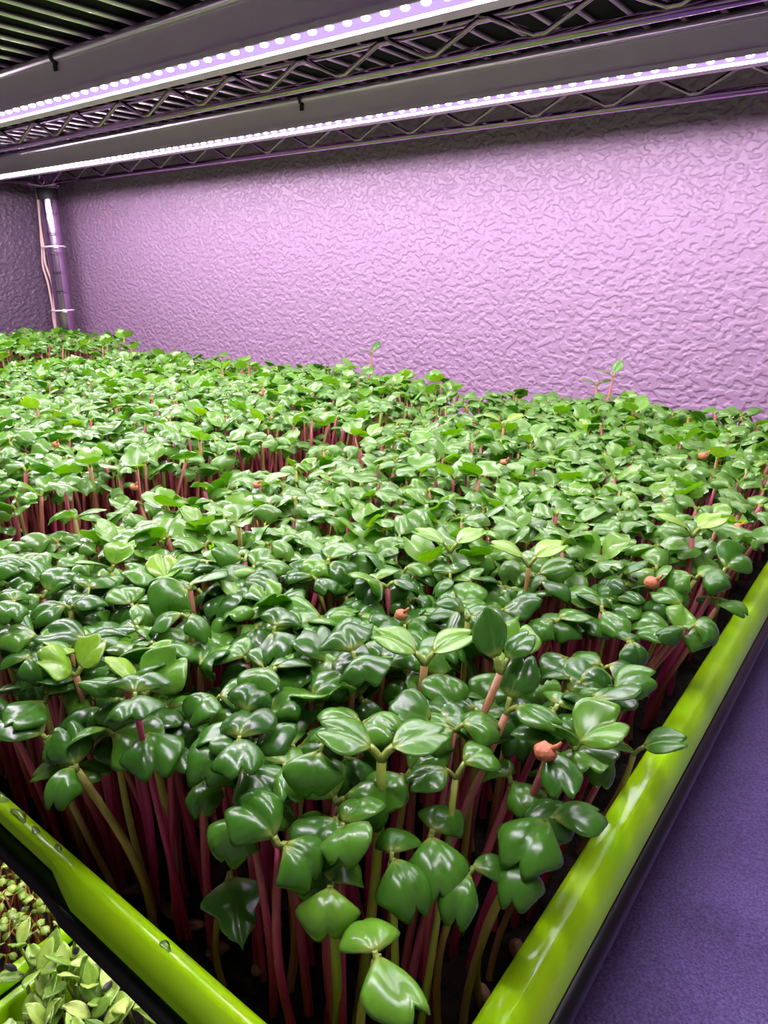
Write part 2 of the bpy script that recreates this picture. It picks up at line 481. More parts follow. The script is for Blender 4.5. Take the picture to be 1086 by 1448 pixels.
led_bar(.497, .1160, 0, -1.06, .02, .01085, -.4, 'farther lit LED bar with finer white dots, close to the lilac wall', (-.466, -.1))
led_bar(.108, .1130, 0, -1.0, .03, .01165, -.4, 'nearest LED bar, overhead and outside the frame', (-.5, .02))
led_bar(.205, .1130, DZ1, -1.06, .07, .01165, -.4, 'LED bar under the mat shelf, above the sunflower tray, nearer the front', (-.5, .02))
led_bar(.470, .1130, DZ1, -1.06, .07, .01165, -.4, 'LED bar under the mat shelf, farther back towards the wall', (-.5, .02))

# ------------------------------------------------------------------ trays: lime insert in a black drip tray
def ring_loft(rings):                      # rings of 4 corners, lofted: sharp-cornered, later softened by the bevel
    m = MB(); v = []; f = []
    for r in rings: v += r
    for i in range(len(rings) - 1):
        for k in range(4):
            a, b = i * 4 + k, i * 4 + (k + 1) % 4
            f.append((a, b, b + 4, a + 4))
    m.add(v, f); return m

def rrect(x0, x1, y0, y1, r, z, n=6):
    pts = []
    for cx, cy, a0 in ((x1 - r, y0 + r, -90), (x1 - r, y1 - r, 0), (x0 + r, y1 - r, 90), (x0 + r, y0 + r, 180)):
        for k in range(n + 1):
            a = R(a0 + 90 * k / n); pts.append([cx + r * math.cos(a), cy + r * math.sin(a), z])
    return pts

def densify(pts, step=.006):
    out = []
    for i, p in enumerate(pts):
        q = pts[(i + 1) % len(pts)]; L = math.dist(p, q); k = max(1, int(L / step))
        for j in range(k): out.append([p[t] + (q[t] - p[t]) * j / k for t in range(3)])
    return out

def tray_ring(xi0, xi1, yi0, yi1, prof, step_fn=None, step=.006):
    """prof: (outward offset right/left/back, offset front, z). Every ring is the inner outline pushed outward."""
    base = densify(rrect(xi0, xi1, yi0, yi1, .012, 0), step)
    n = len(base)
    # outward normals
    nor = []
    for i in range(n):
        a, b = base[i - 1], base[(i + 1) % n]; dx, dy = b[0] - a[0], b[1] - a[1]; L = math.hypot(dx, dy); nor.append((dy / L, -dx / L))
    m = MB(); vs = []; fs = []
    for (d, df, z) in prof:
        for i in range(n):
            nx, ny = nor[i]; w = max(0, -ny)
            dd = d + (df - d) * w; zz = z
            if step_fn: dd, zz = step_fn(base[i], w, dd, zz, d)
            vs.append((base[i][0] + nx * dd, base[i][1] + ny * dd, zz))
    for j in range(len(prof) - 1):
        for i in range(n):
            a, b = j * n + i, j * n + (i + 1) % n
            fs.append((a, b, b + n, a + n))
    m.add(vs, fs)
    return m, n

def seedling_tray(xr, ydepth, xw, z0, yf, labels, h=.0588, notch_x=None, soil_label=None):
    """xr: right inner edge, yf: front inner edge, z0: rim height."""
    xi0, xi1, yi0, yi1 = xr - xw, xr, yf, yf + ydepth
    def stp(p, w, dd, zz, d):
        if notch_x is not None and w > .5 and d > .0070:       # the skirt of the front rim steps down and out right of the notch
            t = min(1, max(0, (p[0] - notch_x) / .012)); t = t * t * (3 - 2 * t)
            u = min(1, (d - .0066) / .0036)
            dd += -.0023 * (1 - t) * w * u; zz += (.0042 * (1 - t)) * w * u
        return dd, zz
    root = thing('seedling_tray', labels[0], 'tray', (0, 0, 0), 'lime seedling trays')
    prof = [(-.0045, -.0118, z0 - .048), (-.0012, -.001, z0 - .0035), (-.0002, -.0002, z0 - .0006), (.0010, .0008, z0 + .0), (.0052, .0028, z0), (.0066, .0037, z0 - .0006), (.0084, .0050, z0 - .0046), (.0106, .0066, z0 - .0072 - .0015), (.0104, .0064, z0 - .0096), (.0092, .0056, z0 - .0090)]
    m, n = tray_ring(xi0, xi1, yi0, yi1, prof, stp)
    o = obj('rim', m, LIME, root, smooth=True)
    b = MB(); b.add([(p[0], p[1], z0 - .048) for p in m.v[:n]], [tuple(range(n))]); obj('mesh_base', b, LIME, root)
    root2 = thing('drip_tray', labels[1], 'tray', (0, 0, 0), 'black drip trays')
    def stp2(p, w, dd, zz, d):
        if notch_x is not None and w > .5 and d > .0065:
            t = min(1, max(0, (p[0] - notch_x + .004) / .010)); t = t * t * (3 - 2 * t)
            dd += -.0016 * (1 - t) * w
        return dd, zz
    prof = [(-.0015, -.0108, z0 - .052), (.0030, .0012, z0 - .014), (.0092, .0056, z0 - .0125), (.0124, .0072, z0 - .0132), (.0130, .0077, z0 - .0150), (.0130, .0077, z0 - .0175), (.0112, .0064, z0 - .0175), (.0105, .0058, z0 - .0152), (.0046, .0020, z0 - .0160), (.0000, -.0120, z0 - h + .003), (-.004, -.0150, z0 - h)]
    m, n = tray_ring(xi0, xi1, yi0, yi1, prof, stp2)
    obj('lip', m, BLACK, root2, smooth=True)
    b = MB(); b.add([(p[0], p[1], z0 - h) for p in m.v[-n:]], [tuple(range(n))]); b.add([(p[0], p[1], z0 - .052) for p in m.v[:n]], [tuple(range(n))]); obj('base', b, BLACK, root2)
    return root

def soil_bed(xi0, xi1, yi0, yi1, z, label, nx=110, ny=200):
    m = MB(); vs = []; fs = []
    for j in range(ny + 1):
        for i in range(nx + 1):
            x = xi0 + (xi1 - xi0) * i / nx; y = yi0 + (yi1 - yi0) * j / ny
            h = .0045 * noise.noise((x * 60, y * 60, 1)) + .004 * noise.noise((x * 150, y * 150, 2)) + .0022 * noise.noise((x * 380, y * 380, 5))
            if i in (0, nx) or j in (0, ny): h = -.001
            vs.append((x, y, z + h))
    for j in range(ny):
        for i in range(nx):
            a = j * (nx + 1) + i; fs.append((a, a + 1, a + nx + 2, a + nx + 1))
    m.add(vs, fs)
    return tag(obj('potting_soil', m, SOIL, smooth=True), label, 'soil', None, 'stuff')

TP, XR, YF = .272, -.0495, .0695          # tray pitch, right inner edge and front inner edge of the nearest tray
TW, TD = .2465, .525
tray_words = ['nearest', 'second', 'third', 'farthest']
tl = [('lime green tray with bright rim, nearest the camera, full of radish sprouts', 'black drip tray under the nearest lime tray, dark lip beside the mat'),
      ('lime tray directly left of the nearest radish tray, hidden under its leaves', 'black drip tray under the second lime tray from the mat'),
      ('lime tray third from the mat, hidden under radish leaves', 'black drip tray under the third lime tray from the mat'),
      ('lime tray in the far corner below the chrome post', 'black drip tray in the far corner below the chrome post')]
sl = ['dark soil between the red stems of the nearest tray', 'dark soil of the second radish tray from the mat', 'dark soil of the third radish tray from the mat', 'dark soil of the radish tray in the far corner']
for k in range(4):
    xr = XR - k * TP
    seedling_tray(xr, TD, TW, -.150, YF, tl[k], notch_x=-.164 if k == 0 else None)
    soil_bed(xr - TW + .0066, xr - .0066, YF + .0116, YF + TD - .0066, -.186, sl[k], *((110, 220) if k == 0 else (40, 70)))

# ------------------------------------------------------------------ seedlings
def stem_geo(top, r, nseg, ns, sway, rnd):
    """stem from the origin to TOP (a vector), bent; returns verts, faces, pat"""
    tx, ty, tz = top; sx, sy = sway
    P = []
    for i in range(nseg + 1):
        t = i / nseg
        e = t * t * (1.6 - .6 * t)
        w = math.sin(PI * t)
        P.append((tx * e + sx * w, ty * e + sy * w, tz * t))
    vs = []; pat = []
    for i, p in enumerate(P):
        a = P[max(i - 1, 0)]; b = P[min(i + 1, nseg)]
        d = Vector((b[0] - a[0], b[1] - a[1], b[2] - a[2])).normalized()
        u = d.cross(Vector((0, 1, 0))).normalized(); v = d.cross(u)
        t = i / nseg
        rr = r * (1.12 - .25 * t)
        for k in range(ns):
            th = 2 * PI * k / ns; c, s = math.cos(th) * rr, math.sin(th) * rr
            vs.append((p[0] + u.x * c + v.x * s, p[1] + u.y * c + v.y * s, p[2] + u.z * c + v.z * s))
            pat.append((0, t, rnd))
    fs = [(i * ns + k, i * ns + (k + 1) % ns, (i + 1) * ns + (k + 1) % ns, (i + 1) * ns + k) for i in range(nseg) for k in range(ns)]
    fs.append(tuple(nseg * ns + k for k in range(ns)))
    return vs, fs, pat

PROF = {'radish': ([0, .06, .16, .32, .52, .72, .88, 1.0], [.12, .30, .60, .89, 1.0, .96, .84, .64], .12, .10, .19),
        'sun': ([0, .1, .25, .5, .75, .92, 1.0], [.22, .50, .82, 1.0, .86, .55, .28], .0, -.03, .10),
        'lobed': ([0, .08, .2, .34, .48, .6, .76, .9, 1.0], [.12, .5, .95, 1.0, .74, .52, .54, .42, .22], .0, -.10, .10)}
def leaf_geo(p0, az, L, W, pet, e_pet, e0, droop, arch, roll, wave, rnd, nu, nv, r_pet, kind='radish'):
    ts, ws, lobe, notch, pull = PROF[kind]
    ca, sa = math.cos(az), math.sin(az)
    vs = []; fs = []; pat = []
    # petiole: three-sided bent tube
    npet = 3; ns = 4
    pp = []
    x = z = 0.0
    for i in range(npet + 1):
        pp.append((x, z)); a = e_pet + (e0 - e_pet) * i / npet
        x += pet / npet * math.cos(a); z += pet / npet * math.sin(a)
    for i, (x, z) in enumerate(pp):
        a = e_pet + (e0 - e_pet) * i / npet
        for k in range(ns):
            th = 2 * PI * (k + .5) / ns; c, s = math.cos(th) * r_pet, math.sin(th) * r_pet
            X = x - math.sin(a) * s; Z = z + math.cos(a) * s
            vs.append((p0[0] + ca * X - sa * c, p0[1] + sa * X + ca * c, p0[2] + Z)); pat.append((0, -1 + i / npet * .8, rnd))
    fs += [(i * ns + k, i * ns + (k + 1) % ns, (i + 1) * ns + (k + 1) % ns, (i + 1) * ns + k) for i in range(npet) for k in range(ns)]
    bx, bz = pp[-1]; o = len(vs)
    kap = droop if abs(droop) > 1e-3 else 1e-3
    cr, sr = math.cos(roll), math.sin(roll)
    ph = rnd * 40
    groove = .075 + .065 * math.sin(ph * 2.3)
    for j in range(nv + 1):
        t = j / nv
        hw = W / 2 * float(np.interp(t, ts, ws))
        for i in range(nu + 1):
            s = -1 + 2 * i / nu; q = abs(s)
            te = t + t * t * (lobe * math.sin(PI * min(1, q * 1.05)) - notch * max(0, 1 - q * 1.6) ** 2 - pull * q ** 3)
            an = e0 - kap * te
            x = L * (math.sin(e0) - math.sin(an)) / kap; z = L * (math.cos(an) - math.cos(e0)) / kap
            aa = arch * (1 + (.45 * math.sin(ph * 1.7)) * (1 if s > 0 else -1)); aa = aa if abs(aa) > .02 else .02
            y = hw * math.sin(aa * s) / aa; nn = -hw * (1 - math.cos(aa * s)) / aa
            nn += wave * L * math.sin(3.1 * s + 4.2 * t + ph) * (.3 + t)
            nn += (groove * hw * math.sin(PI * q ** .8) * (.45 + .55 * t) if kind == 'radish' else 0)
            nn -= .03 * L * math.exp(-(s / .18) ** 2)                      # pressed-in midrib
            y, nn = y * cr - nn * sr, y * sr + nn * cr
            X = bx + x - math.sin(an) * nn; Z = bz + z + math.cos(an) * nn
            vs.append((p0[0] + ca * X - sa * y, p0[1] + sa * X + ca * y, p0[2] + Z)); pat.append((s, t, rnd))
    for j in range(nv):
        for i in range(nu):
            a = o + j * (nu + 1) + i; fs.append((a, a + nu + 1, a + nu + 2, a + 1)[::-1])
    return vs, fs, pat

def set_pat(me, pat):
    a = me.attributes.new('pat', 'FLOAT_VECTOR', 'POINT')
    a.data.foreach_set('vector', np.array(pat, dtype=np.float32).ravel())

def geo_obj(name, geo, mat, parent, thick=0):
    me = bpy.data.meshes.new(name); me.from_pydata(geo[0], [], geo[1]); me.update(); set_pat(me, geo[2])
    me.materials.append(mat); me.polygons.foreach_set('use_smooth', [True] * len(me.polygons))
    o = bpy.data.objects.new(name, me); col.objects.link(o); o.parent = parent
    if thick:
        md = o.modifiers.new('thickness', 'SOLIDIFY'); md.thickness = thick; md.offset = -1
    return o

def rparams(rg, far_ok=True, **k):
    """one radish seedling's random shape"""
    L = rg.uniform(.0096, .0128)
    az = rg.uniform(0, 2 * PI)
    d = dict(r=rg.uniform(.00088, .00122), sway=(rg.gauss(0, .0020), rg.gauss(0, .0020)), srnd=rg.random() ** 1.3, leaves=[])
    base_rnd = rg.random()
    cup = rg.random()
    for s in range(2):
        if cup < (.12 if far_ok else .05):        # young upright funnel pair
            e0 = rg.uniform(.7, 1.05); droop = rg.uniform(.2, .9); arch = rg.uniform(-.5, .2); rnd = .80 + .18 * rg.random()
        else:
            e0 = rg.uniform(.15, .95); droop = rg.uniform(.6, 2.5); arch = rg.uniform(.1, 1.7); rnd = min(1, max(0, base_rnd * .8 + rg.gauss(0, .10)))
        d['leaves'].append(dict(az=az + s * PI + rg.gauss(0, .28), L=L * rg.uniform(.88, 1.12), W=L * rg.uniform(1.18, 1.50), pet=rg.uniform(.0012, .0034), e_pet=rg.uniform(.8, 1.35),
                                e0=e0, droop=droop, arch=arch, roll=rg.gauss(0, .32), wave=rg.uniform(.01, .07), rnd=rnd))
    d.update(k)
    return d

def radish_geo(d, top, hi):
    if hi: nseg, ns, nu, nv = 10, 8, 14, 12
    elif hi is None: nseg, ns, nu, nv = 3, 4, 4, 4
    else: nseg, ns, nu, nv = 5, 5, 6, 5
    st = stem_geo(top, d['r'], nseg, ns, d['sway'], d['srnd'])
    lv = [leaf_geo(top, l['az'], l['L'], l['W'], l['pet'], l['e_pet'], l['e0'], l['droop'], l['arch'], l['roll'], l['wave'], l['rnd'], nu, nv, d['r'] * .72, l.get('kind', 'radish')) for l in d['leaves']]
    return st, lv

def top_height(x, y):
    k = min(3, max(0, int((XR + .012 - x) / TP)))
    z = (-.106, -.0985, -.1015, -.088)[k]
    if k == 0: z += .004 * min(1, max(0, (y - .12) / .35))
    z += .0045 * noise.noise((x * 16, y * 16, 7.3)) + .003 * noise.noise((x * 45, y * 45, 2.1))
    return z

Z_SOIL = -.186
seeds = []            # (base, top vector, params)
rg = random.Random(5)
SP = .0085
for k in range(4):
    xr = XR - k * TP; xl = xr - TW
    ny = int((TD - .030) / SP); nx = int((TW - .020) / SP)
    for j in range(ny):
        for i in range(nx):
            x = xl + .010 + (i + .5 + rg.uniform(-.42, .42)) * SP
            y = YF + .0165 + (j + .5 * (i % 2) * .9 + rg.uniform(-.42, .42)) * SP
            if noise.noise((x * 22, y * 22, 9.0)) < -.42 and rg.random() < .7: continue
            if math.hypot(x - SX0, y - SY1) < .055: continue
            dr, dl, df, db = xr - x, x - xl, y - YF, YF + TD - y
            ln = lambda d, w, a: a * max(0, 1 - (d - .008) / w)
            lx = ln(dr, .035, .019) - ln(dl, .035, .014) + rg.gauss(0, .0035)
            ly = -ln(df, .040, .009) + ln(db, .03, .010) + rg.gauss(0, .0035)
            zt = top_height(x, y) - .006 - Z_SOIL
            u = rg.random()
            zt += rg.gauss(0, .0032)
            if u < .10: zt -= rg.uniform(.008, .024)
            elif u > .965: zt += rg.uniform(.004, .010)
            e = min(dr, df, dl)
            if e < .035 and rg.random() < .45: zt -= rg.uniform(.004, .022) * (1 - e / .05)
            seeds.append(((x, y, Z_SOIL), (lx, ly, max(.03, zt)), rparams(rg, math.hypot(x, y) > .26), k))

# the close front row of bare red stems just behind the front rim
for i in range(64):
    if 15 <= i <= 19: continue                # bare soil round the three-lobed one
    x = XR - .020 - i * .0036 + rg.uniform(-.0014, .0014); y = YF + rg.uniform(.0165, .026)
    seeds.append(((x, y, Z_SOIL), (rg.gauss(0, .003), rg.gauss(-.001, .0025), top_height(x, y) - .009 - Z_SOIL + rg.gauss(0, .005)), rparams(rg, False, srnd=rg.random() * .72), 0))
# the seedlings that stand out in the photograph
def hero(base, top, label, **kw):
    d = rparams(random.Random(sum(ord(ch) for ch in label)), **kw)
    return (base, tuple(top[i] - base[i] for i in range(3)), d, 0, label)
def LV(az, L, W, e0, droop, arch, rnd, pet=.0045, roll=0, e_pet=1.1, wave=.01, kind='radish'):
    return dict(az=az, L=L, W=W, pet=pet, e_pet=e_pet, e0=e0, droop=droop, arch=arch, roll=roll, wave=wave, rnd=rnd, kind=kind)
VIEW = R(90) + YAW           # azimuth pointing away from the camera
heroes = [
    hero((-.0852, .1002, Z_SOIL), (-.0815, .1060, -.1055), 'tall radish seedling with thick yellow-green stem, centre front by the tray corner', srnd=1.0, r=.0013,
         leaves=[LV(VIEW + 1.35, .0115, .0135, .55, .6, .1, .62), LV(VIEW - 1.35, .0120, .0135, .5, .7, .1, .60)]),
    hero((-.0660, .0985, Z_SOIL), (-.0690, .1180, -.1120), 'radish seedling with slender lime stem and rolled-over leaf, right of the thick yellow stem', srnd=.98, r=.0009,
         leaves=[LV(VIEW - 1.2, .0105, .0115, .9, 2.3, .4, .55), LV(VIEW + 2.0, .0095, .011, .5, 1.2, .7, .45)]),
    hero((-.0790, .1120, Z_SOIL), (-.0700, .1395, -.0950), 'tallest pink-stemmed seedling with one upright dark oval leaf near the front corner', srnd=.62, r=.0011,
         leaves=[LV(VIEW + .6, .0125, .0125, 1.35, .35, .35, .25, kind='sun'), LV(VIEW - 1.0, .0085, .009, 1.0, .9, .5, .2)]),
    hero((-.0760, .1105, Z_SOIL), (-.0665, .1370, -.1040), 'pink-stemmed seedling leaning against the tallest pink one, with a bluish leaf', srnd=.6, r=.0011,
         leaves=[LV(VIEW - .6, .0110, .0115, 1.1, .8, .5, .08), LV(VIEW - 2.2, .0105, .0105, .4, 1.0, .6, .5)]),
    hero((-.1212, .0862, Z_SOIL), (-.1155, .0875, -.1440), 'low seedling with a three-lobed dull leaf hanging over the front soil', srnd=.9, r=.0009,
         leaves=[LV(VIEW + PI + .35, .0150, .0165, -.32, .2, .12, .46, pet=.002, e_pet=.2, kind='lobed')]),
    hero((-.4720, .5820, Z_SOIL), (-.4731, .6000, -.0840), 'lone seedling rising above the others in front of the lilac wall, left of centre', srnd=.6,
         leaves=[LV(VIEW - .9, .0105, .012, 1.0, .3, .2, .35), LV(VIEW + 2.0, .0095, .011, .2, .5, .3, .35)]),
    hero((-.2110, .5800, Z_SOIL), (-.2122, .6000, -.0860), 'pink-stemmed seedling rising above the others in front of the lilac wall, right side', srnd=.55,
         leaves=[LV(VIEW - .9, .0105, .011, 1.1, .2, .2, .7), LV(VIEW + 1.4, .0100, .011, .45, .5, .2, .8)]),
    hero((-.2230, .5740, Z_SOIL), (-.2245, .5960, -.0940), 'small raised seedling beside the right one against the wall', srnd=.55,
         leaves=[LV(VIEW + 1.3, .0095, .010, .5, .5, .3, .8), LV(VIEW - 1.4, .0090, .010, .4, .5, .3, .5)]),
]
def low(base, top, label, az, rnd=.5, srnd=.3, L=.0130, droop=1.9, arch=1.1, e0=.45, one=False):
    lv = [LV(VIEW + PI + az, L, L * 1.22, e0, droop, arch, rnd, pet=.002, wave=.02), LV(VIEW + PI + az + 2.5, L * .85, L, e0, droop * .8, arch, max(0, rnd - .1), pet=.002, wave=.02)]
    heroes.append(hero(base, top, label, srnd=srnd, leaves=lv[:1] if one else lv))
low((-.0905, .0945, Z_SOIL), (-.0915, .0905, -.1235), 'low seedling with rounded hanging leaf, left of the thick yellow stem', .3, .52)
low((-.1040, .0885, Z_SOIL), (-.1020, .0840, -.1170), 'front seedling with pale shiny curled leaf above the three-lobed one', -.5, .66, L=.0128, droop=2.3)
low((-.0700, .1090, Z_SOIL), (-.0690, .1080, -.1220), 'front seedling with the broadest drooping leaf, right of the thick yellow stem', .1, .55, L=.0142, droop=1.7)
low((-.0735, .0995, Z_SOIL), (-.0715, .0965, -.1210), 'front seedling with folded square-looking leaf just right of the thick yellow stem', .5, .5, srnd=.99, L=.0128)
low((-.0650, .1085, Z_SOIL), (-.0585, .1075, -.1255), 'corner seedling with long narrow leaf hanging straight down', -.4, .5, srnd=.84, L=.0120, droop=2.0, arch=1.7)
low((-.0630, .1165, Z_SOIL), (-.0520, .1185, -.1250), 'corner seedling with single drooping leaf beside the right rim', -.3, .45, srnd=.9, L=.0125, droop=1.6, arch=1.6, one=True)
low((-.0620, .1240, Z_SOIL), (-.0490, .1265, -.1200), 'corner seedling whose large folded leaf overhangs the right lime rim', -.7, .5, srnd=.9, L=.0145, droop=1.4, arch=.9)
low((-.0640, .1320, Z_SOIL), (-.0440, .1345, -.1215), 'seedling with dark oval leaf tipped over the right rim, above the folded one', -1.4, .22, srnd=.85, L=.0120, droop=1.0, arch=.9, one=True)
low((-.0640, .1560, Z_SOIL), (-.0455, .1560, -.1190), 'seedling with tightly curled leaf hanging over the right lime rim', -.6, .48, srnd=.1, L=.0105, droop=2.6, arch=1.9, one=True)
low((-.1480, .0905, Z_SOIL), (-.1430, .0865, -.1150), 'front seedling with big round dark leaf cluster at left, pale straight stem', .4, .35, srnd=.95, L=.0135, droop=1.5, arch=.5)
low((-.1300, .0900, Z_SOIL), (-.1240, .0880, -.1210), 'front seedling with small drooping leaves on pinkish stem, left of centre', .2, .45, L=.0095)
def funnel(base, top, label, az=1.35, rnd=.96, srnd=.75, L=.0112):
    heroes.append(hero(base, top, label, srnd=srnd, leaves=[LV(VIEW + az, L, L * 1.15, .62, .55, -.25, rnd), LV(VIEW - az, L, L * 1.15, .62, .55, -.25, rnd)]))
funnel((-.1020, .2150, Z_SOIL), (-.1016, .2200, -.1020), 'bright lime funnel-shaped seedling standing alone at mid tray')
funnel((-.2150, .4050, Z_SOIL), (-.2144, .4110, -.0975), 'bright funnel-shaped seedling on brown stem in the rear half of the tray', srnd=.6)
funnel((-.0660, .2800, Z_SOIL), (-.0621, .2846, -.1010), 'bright funnel-shaped seedling on red stem near the right lime rim', srnd=.3)
funnel((-.0945, .1370, Z_SOIL), (-.0937, .1412, -.1020), 'light green funnel-shaped seedling near the orange hull, front half', rnd=.9)
funnel((-.1320, .2100, Z_SOIL), (-.1316, .2145, -.1020), 'light green funnel-shaped seedling left of the lone lime one', rnd=.93)
funnel((-.0620, .1900, Z_SOIL), (-.0480, .1870, -.1380), 'low radish seedling leaning over the right lime rim, flat pale leaf on it', az=1.9, rnd=.5, srnd=.9)

# keep the space around the standing-out seedlings free, as it is there
def crowded(b, t):
    if -.126 < b[0] < -.104 and b[1] < .0925: return True
    T = (b[0] + t[0], b[1] + t[1], b[2] + t[2])
    for n, (hb, ht, hd, _, _) in enumerate(heroes):
        H = (hb[0] + ht[0], hb[1] + ht[1], hb[2] + ht[2])
        if math.dist(T, H) < .0065 or math.dist(b[:2], hb[:2]) < .004: return True
        if n < 5:                                   # open lanes on the camera's side of the five front ones
            for f in ((.5, .62, .75, .88, 1.0) if n != 4 else (1.0, 1.08)):
                q = [hb[i] + ht[i] * f for i in range(3)]
                L = math.dist(q, (0, 0, 0)); dt = sum(T[i] * q[i] for i in range(3)) / L
                if 0 < dt < L + .004:
                    c = [q[i] / L * dt for i in range(3)]
                    if math.dist(T, c) < (.0062 if n != 4 else .010): return True
    return False
seeds = [q for q in seeds if not (q[3] == 0 and q[0][1] < .62 and crowded(q[0], q[1]))]
# which 300 seedlings show largest
cand = []
for i, (b, t, d, k) in enumerate(seeds):
    T = (b[0] + t[0], b[1] + t[1], b[2] + t[2]); p = project(*T)
    if p and -30 < p[0] < 1116 and 0 < p[1] < 1560 and p[2] < 1: cand.append((p[2], i))
cand.sort()
NIND = 300 - len(heroes)
near = {i for _, i in cand[:NIND]}

def zone(b, t, d):
    x, y = b[0], b[1]
    c = 'yellow-stemmed' if d['srnd'] > .93 else 'tan-stemmed' if d['srnd'] > .80 else 'magenta-stemmed'
    h = b[2] + t[2]
    sz = 'low' if h < -.128 else 'tall'
    lf = max(l['rnd'] for l in d['leaves'])
    g = 'bright' if lf > .86 else 'green' if lf > .38 else 'dark'
    dr, df = XR - x, y - YF
    if dr < .045 and df < .05: w = 'in the corner of the two rims'
    elif dr < .045: w = 'by the right rim, ' + ('near its front' if df < .10 else 'farther back')
    elif df < .027: w = 'first row behind the front rim, ' + ('near corner' if x > -.13 else 'left end')
    elif df < .05: w = 'second row behind the front rim, ' + ('near corner' if x > -.13 else 'left end')
    elif df < .09: w = 'inside the bed behind the front rows'
    else: w = 'deep inside the nearest bed'
    return f'{sz} {c} {g}-leaved radish seedling {w}'

class Mass:
    def __init__(s): s.n = 0; s.v = []; s.loops = []; s.tot = []; s.mi = []; s.p = []
    def add(s, geo, off, mi):
        v = np.array(geo[0], dtype=np.float32) + np.array(off, dtype=np.float32)
        for f in geo[1]:
            s.loops.extend([i + s.n for i in f]); s.tot.append(len(f)); s.mi.append(mi)
        s.v.append(v); s.p.append(np.array(geo[2], dtype=np.float32)); s.n += len(v)
    def build(s, name, mats):
        me = bpy.data.meshes.new(name); v = np.concatenate(s.v); p = np.concatenate(s.p)
        me.vertices.add(len(v)); me.vertices.foreach_set('co', v.ravel())
        me.loops.add(len(s.loops)); me.loops.foreach_set('vertex_index', np.array(s.loops, dtype=np.int32))
        tot = np.array(s.tot, dtype=np.int32); me.polygons.add(len(tot))
        me.polygons.foreach_set('loop_start', np.concatenate([[0], np.cumsum(tot)[:-1]]).astype(np.int32))
        me.polygons.foreach_set('material_index', np.array(s.mi, dtype=np.int32))
        me.polygons.foreach_set('use_smooth', np.ones(len(tot), dtype=bool))
        me.update(calc_edges=True); set_pat(me, p)
        for mt in mats: me.materials.append(mt)
        o = bpy.data.objects.new(name, me); col.objects.link(o)
        return o

def individual(name, b, t, d, label, cat, group, leafm, stemm, hi=True):
    root = thing(name, label, cat, b, group)
    st, lv = radish_geo(d, t, hi)
    geo_obj('stem', st, stemm, root)
    for l in lv: geo_obj('leaf', l, leafm, root, .00035)
    return root

M = Mass()
for i, (b, t, d, k) in enumerate(seeds):
    # leave room around the standing-out seedlings' tops
    if i in near:
        individual('radish_seedling', b, t, d, zone(b, t, d), 'seedling', 'radish seedlings of the nearest tray', LEAF, STEM)
    else:
        p = project(b[0] + t[0], b[1] + t[1], b[2] + t[2])
        far = p is None or p[2] > .62 or p[0] < -250
        st, lv = radish_geo(d, t, None if far else False)
        M.add(st, b, 1)
        for l in lv: M.add(l, b, 0)
for (b, t, d, k, lab) in heroes:
    individual('radish_seedling', b, t, d, lab, 'seedling', 'radish seedlings of the nearest tray' if b[1] < .5 and b[0] > -.32 else 'radish seedlings against the wall', LEAF, STEM)
tag(M.build('radish_microgreens', [LEAF, STEM]), 'dense carpet of small radish leaves stretching back to the lilac wall', 'microgreens', None, 'stuff')

# orange seed hulls caught on the leaves
def hull(p, label, s=1.0):
    root = thing('seed_hull', label, 'seed hull', p, 'orange seed hulls among the leaves')
    r2 = random.Random(int(abs(p[0]) * 1e5))
    m = MB(); n = 12; mm = 8; vs = []; fs = []
    sx = r2.uniform(0, 50)
    for i in range(mm + 1):
        a = PI * i / mm
        for k in range(n):
            th = 2 * PI * k / n
            q = Vector((math.sin(a) * math.cos(th) * 1.15, math.sin(a) * math.sin(th), math.cos(a) * .9))
            rr = .0019 * s * (1 + .22 * noise.noise(q * 1.6 + Vector((sx, 0, 0))))
            vs.append(q * rr)
    for i in range(mm):
        for k in range(n):
            fs.append((i * n + k, i * n + (k + 1) % n, (i + 1) * n + (k + 1) % n, (i + 1) * n + k))
    m.add(vs, fs); obj('husk', m, HULL, root, smooth=True)
    m = MB(); m.tube([(.0012 * s, 0, .0012 * s), (.0022 * s, .0002, .0022 * s), (.0026 * s, .0004, .0030 * s)], .0006 * s, 6, r1=.0003 * s); obj('flap', m, HULL, root, smooth=True)
hull((-.1125, .1560, -.0985), 'bright orange seed hull on a leaf, mid-view left of the right rim')
hull((-.0520, .1285, -.1030), 'largest orange seed hull, near the front corner by the right rim', 1.25)
hull((-.0615, .2325, -.1015), 'pale peach seed hull on a leaf farther along the right rim', 1.2)
hull((-.0895, .4070, -.0965), 'brown-orange seed hull in the rear half by the right edge', 1.2)
hull((-.0505, .3090, -.1010), 'pinkish seed hull against the right rim below the funnel seedling')
hull((-.2929, .1862, -.0985), 'tan seed hull near the dark gap between the first two trays')
hull((-.3803, .1963, -.0920), 'orange seed hull on the leaves of the second tray, left edge')
hull((-.2486, .2243, -.0985), 'tan orange seed hull just below the small dark gap in the leaves')
hull((-.1720, .3320, -.0975), 'small tan seed hull resting on rear leaves of the nearest tray')
hull((-.4200, .3900, -.0930), 'small orange seed hull on leaves toward the far corner')

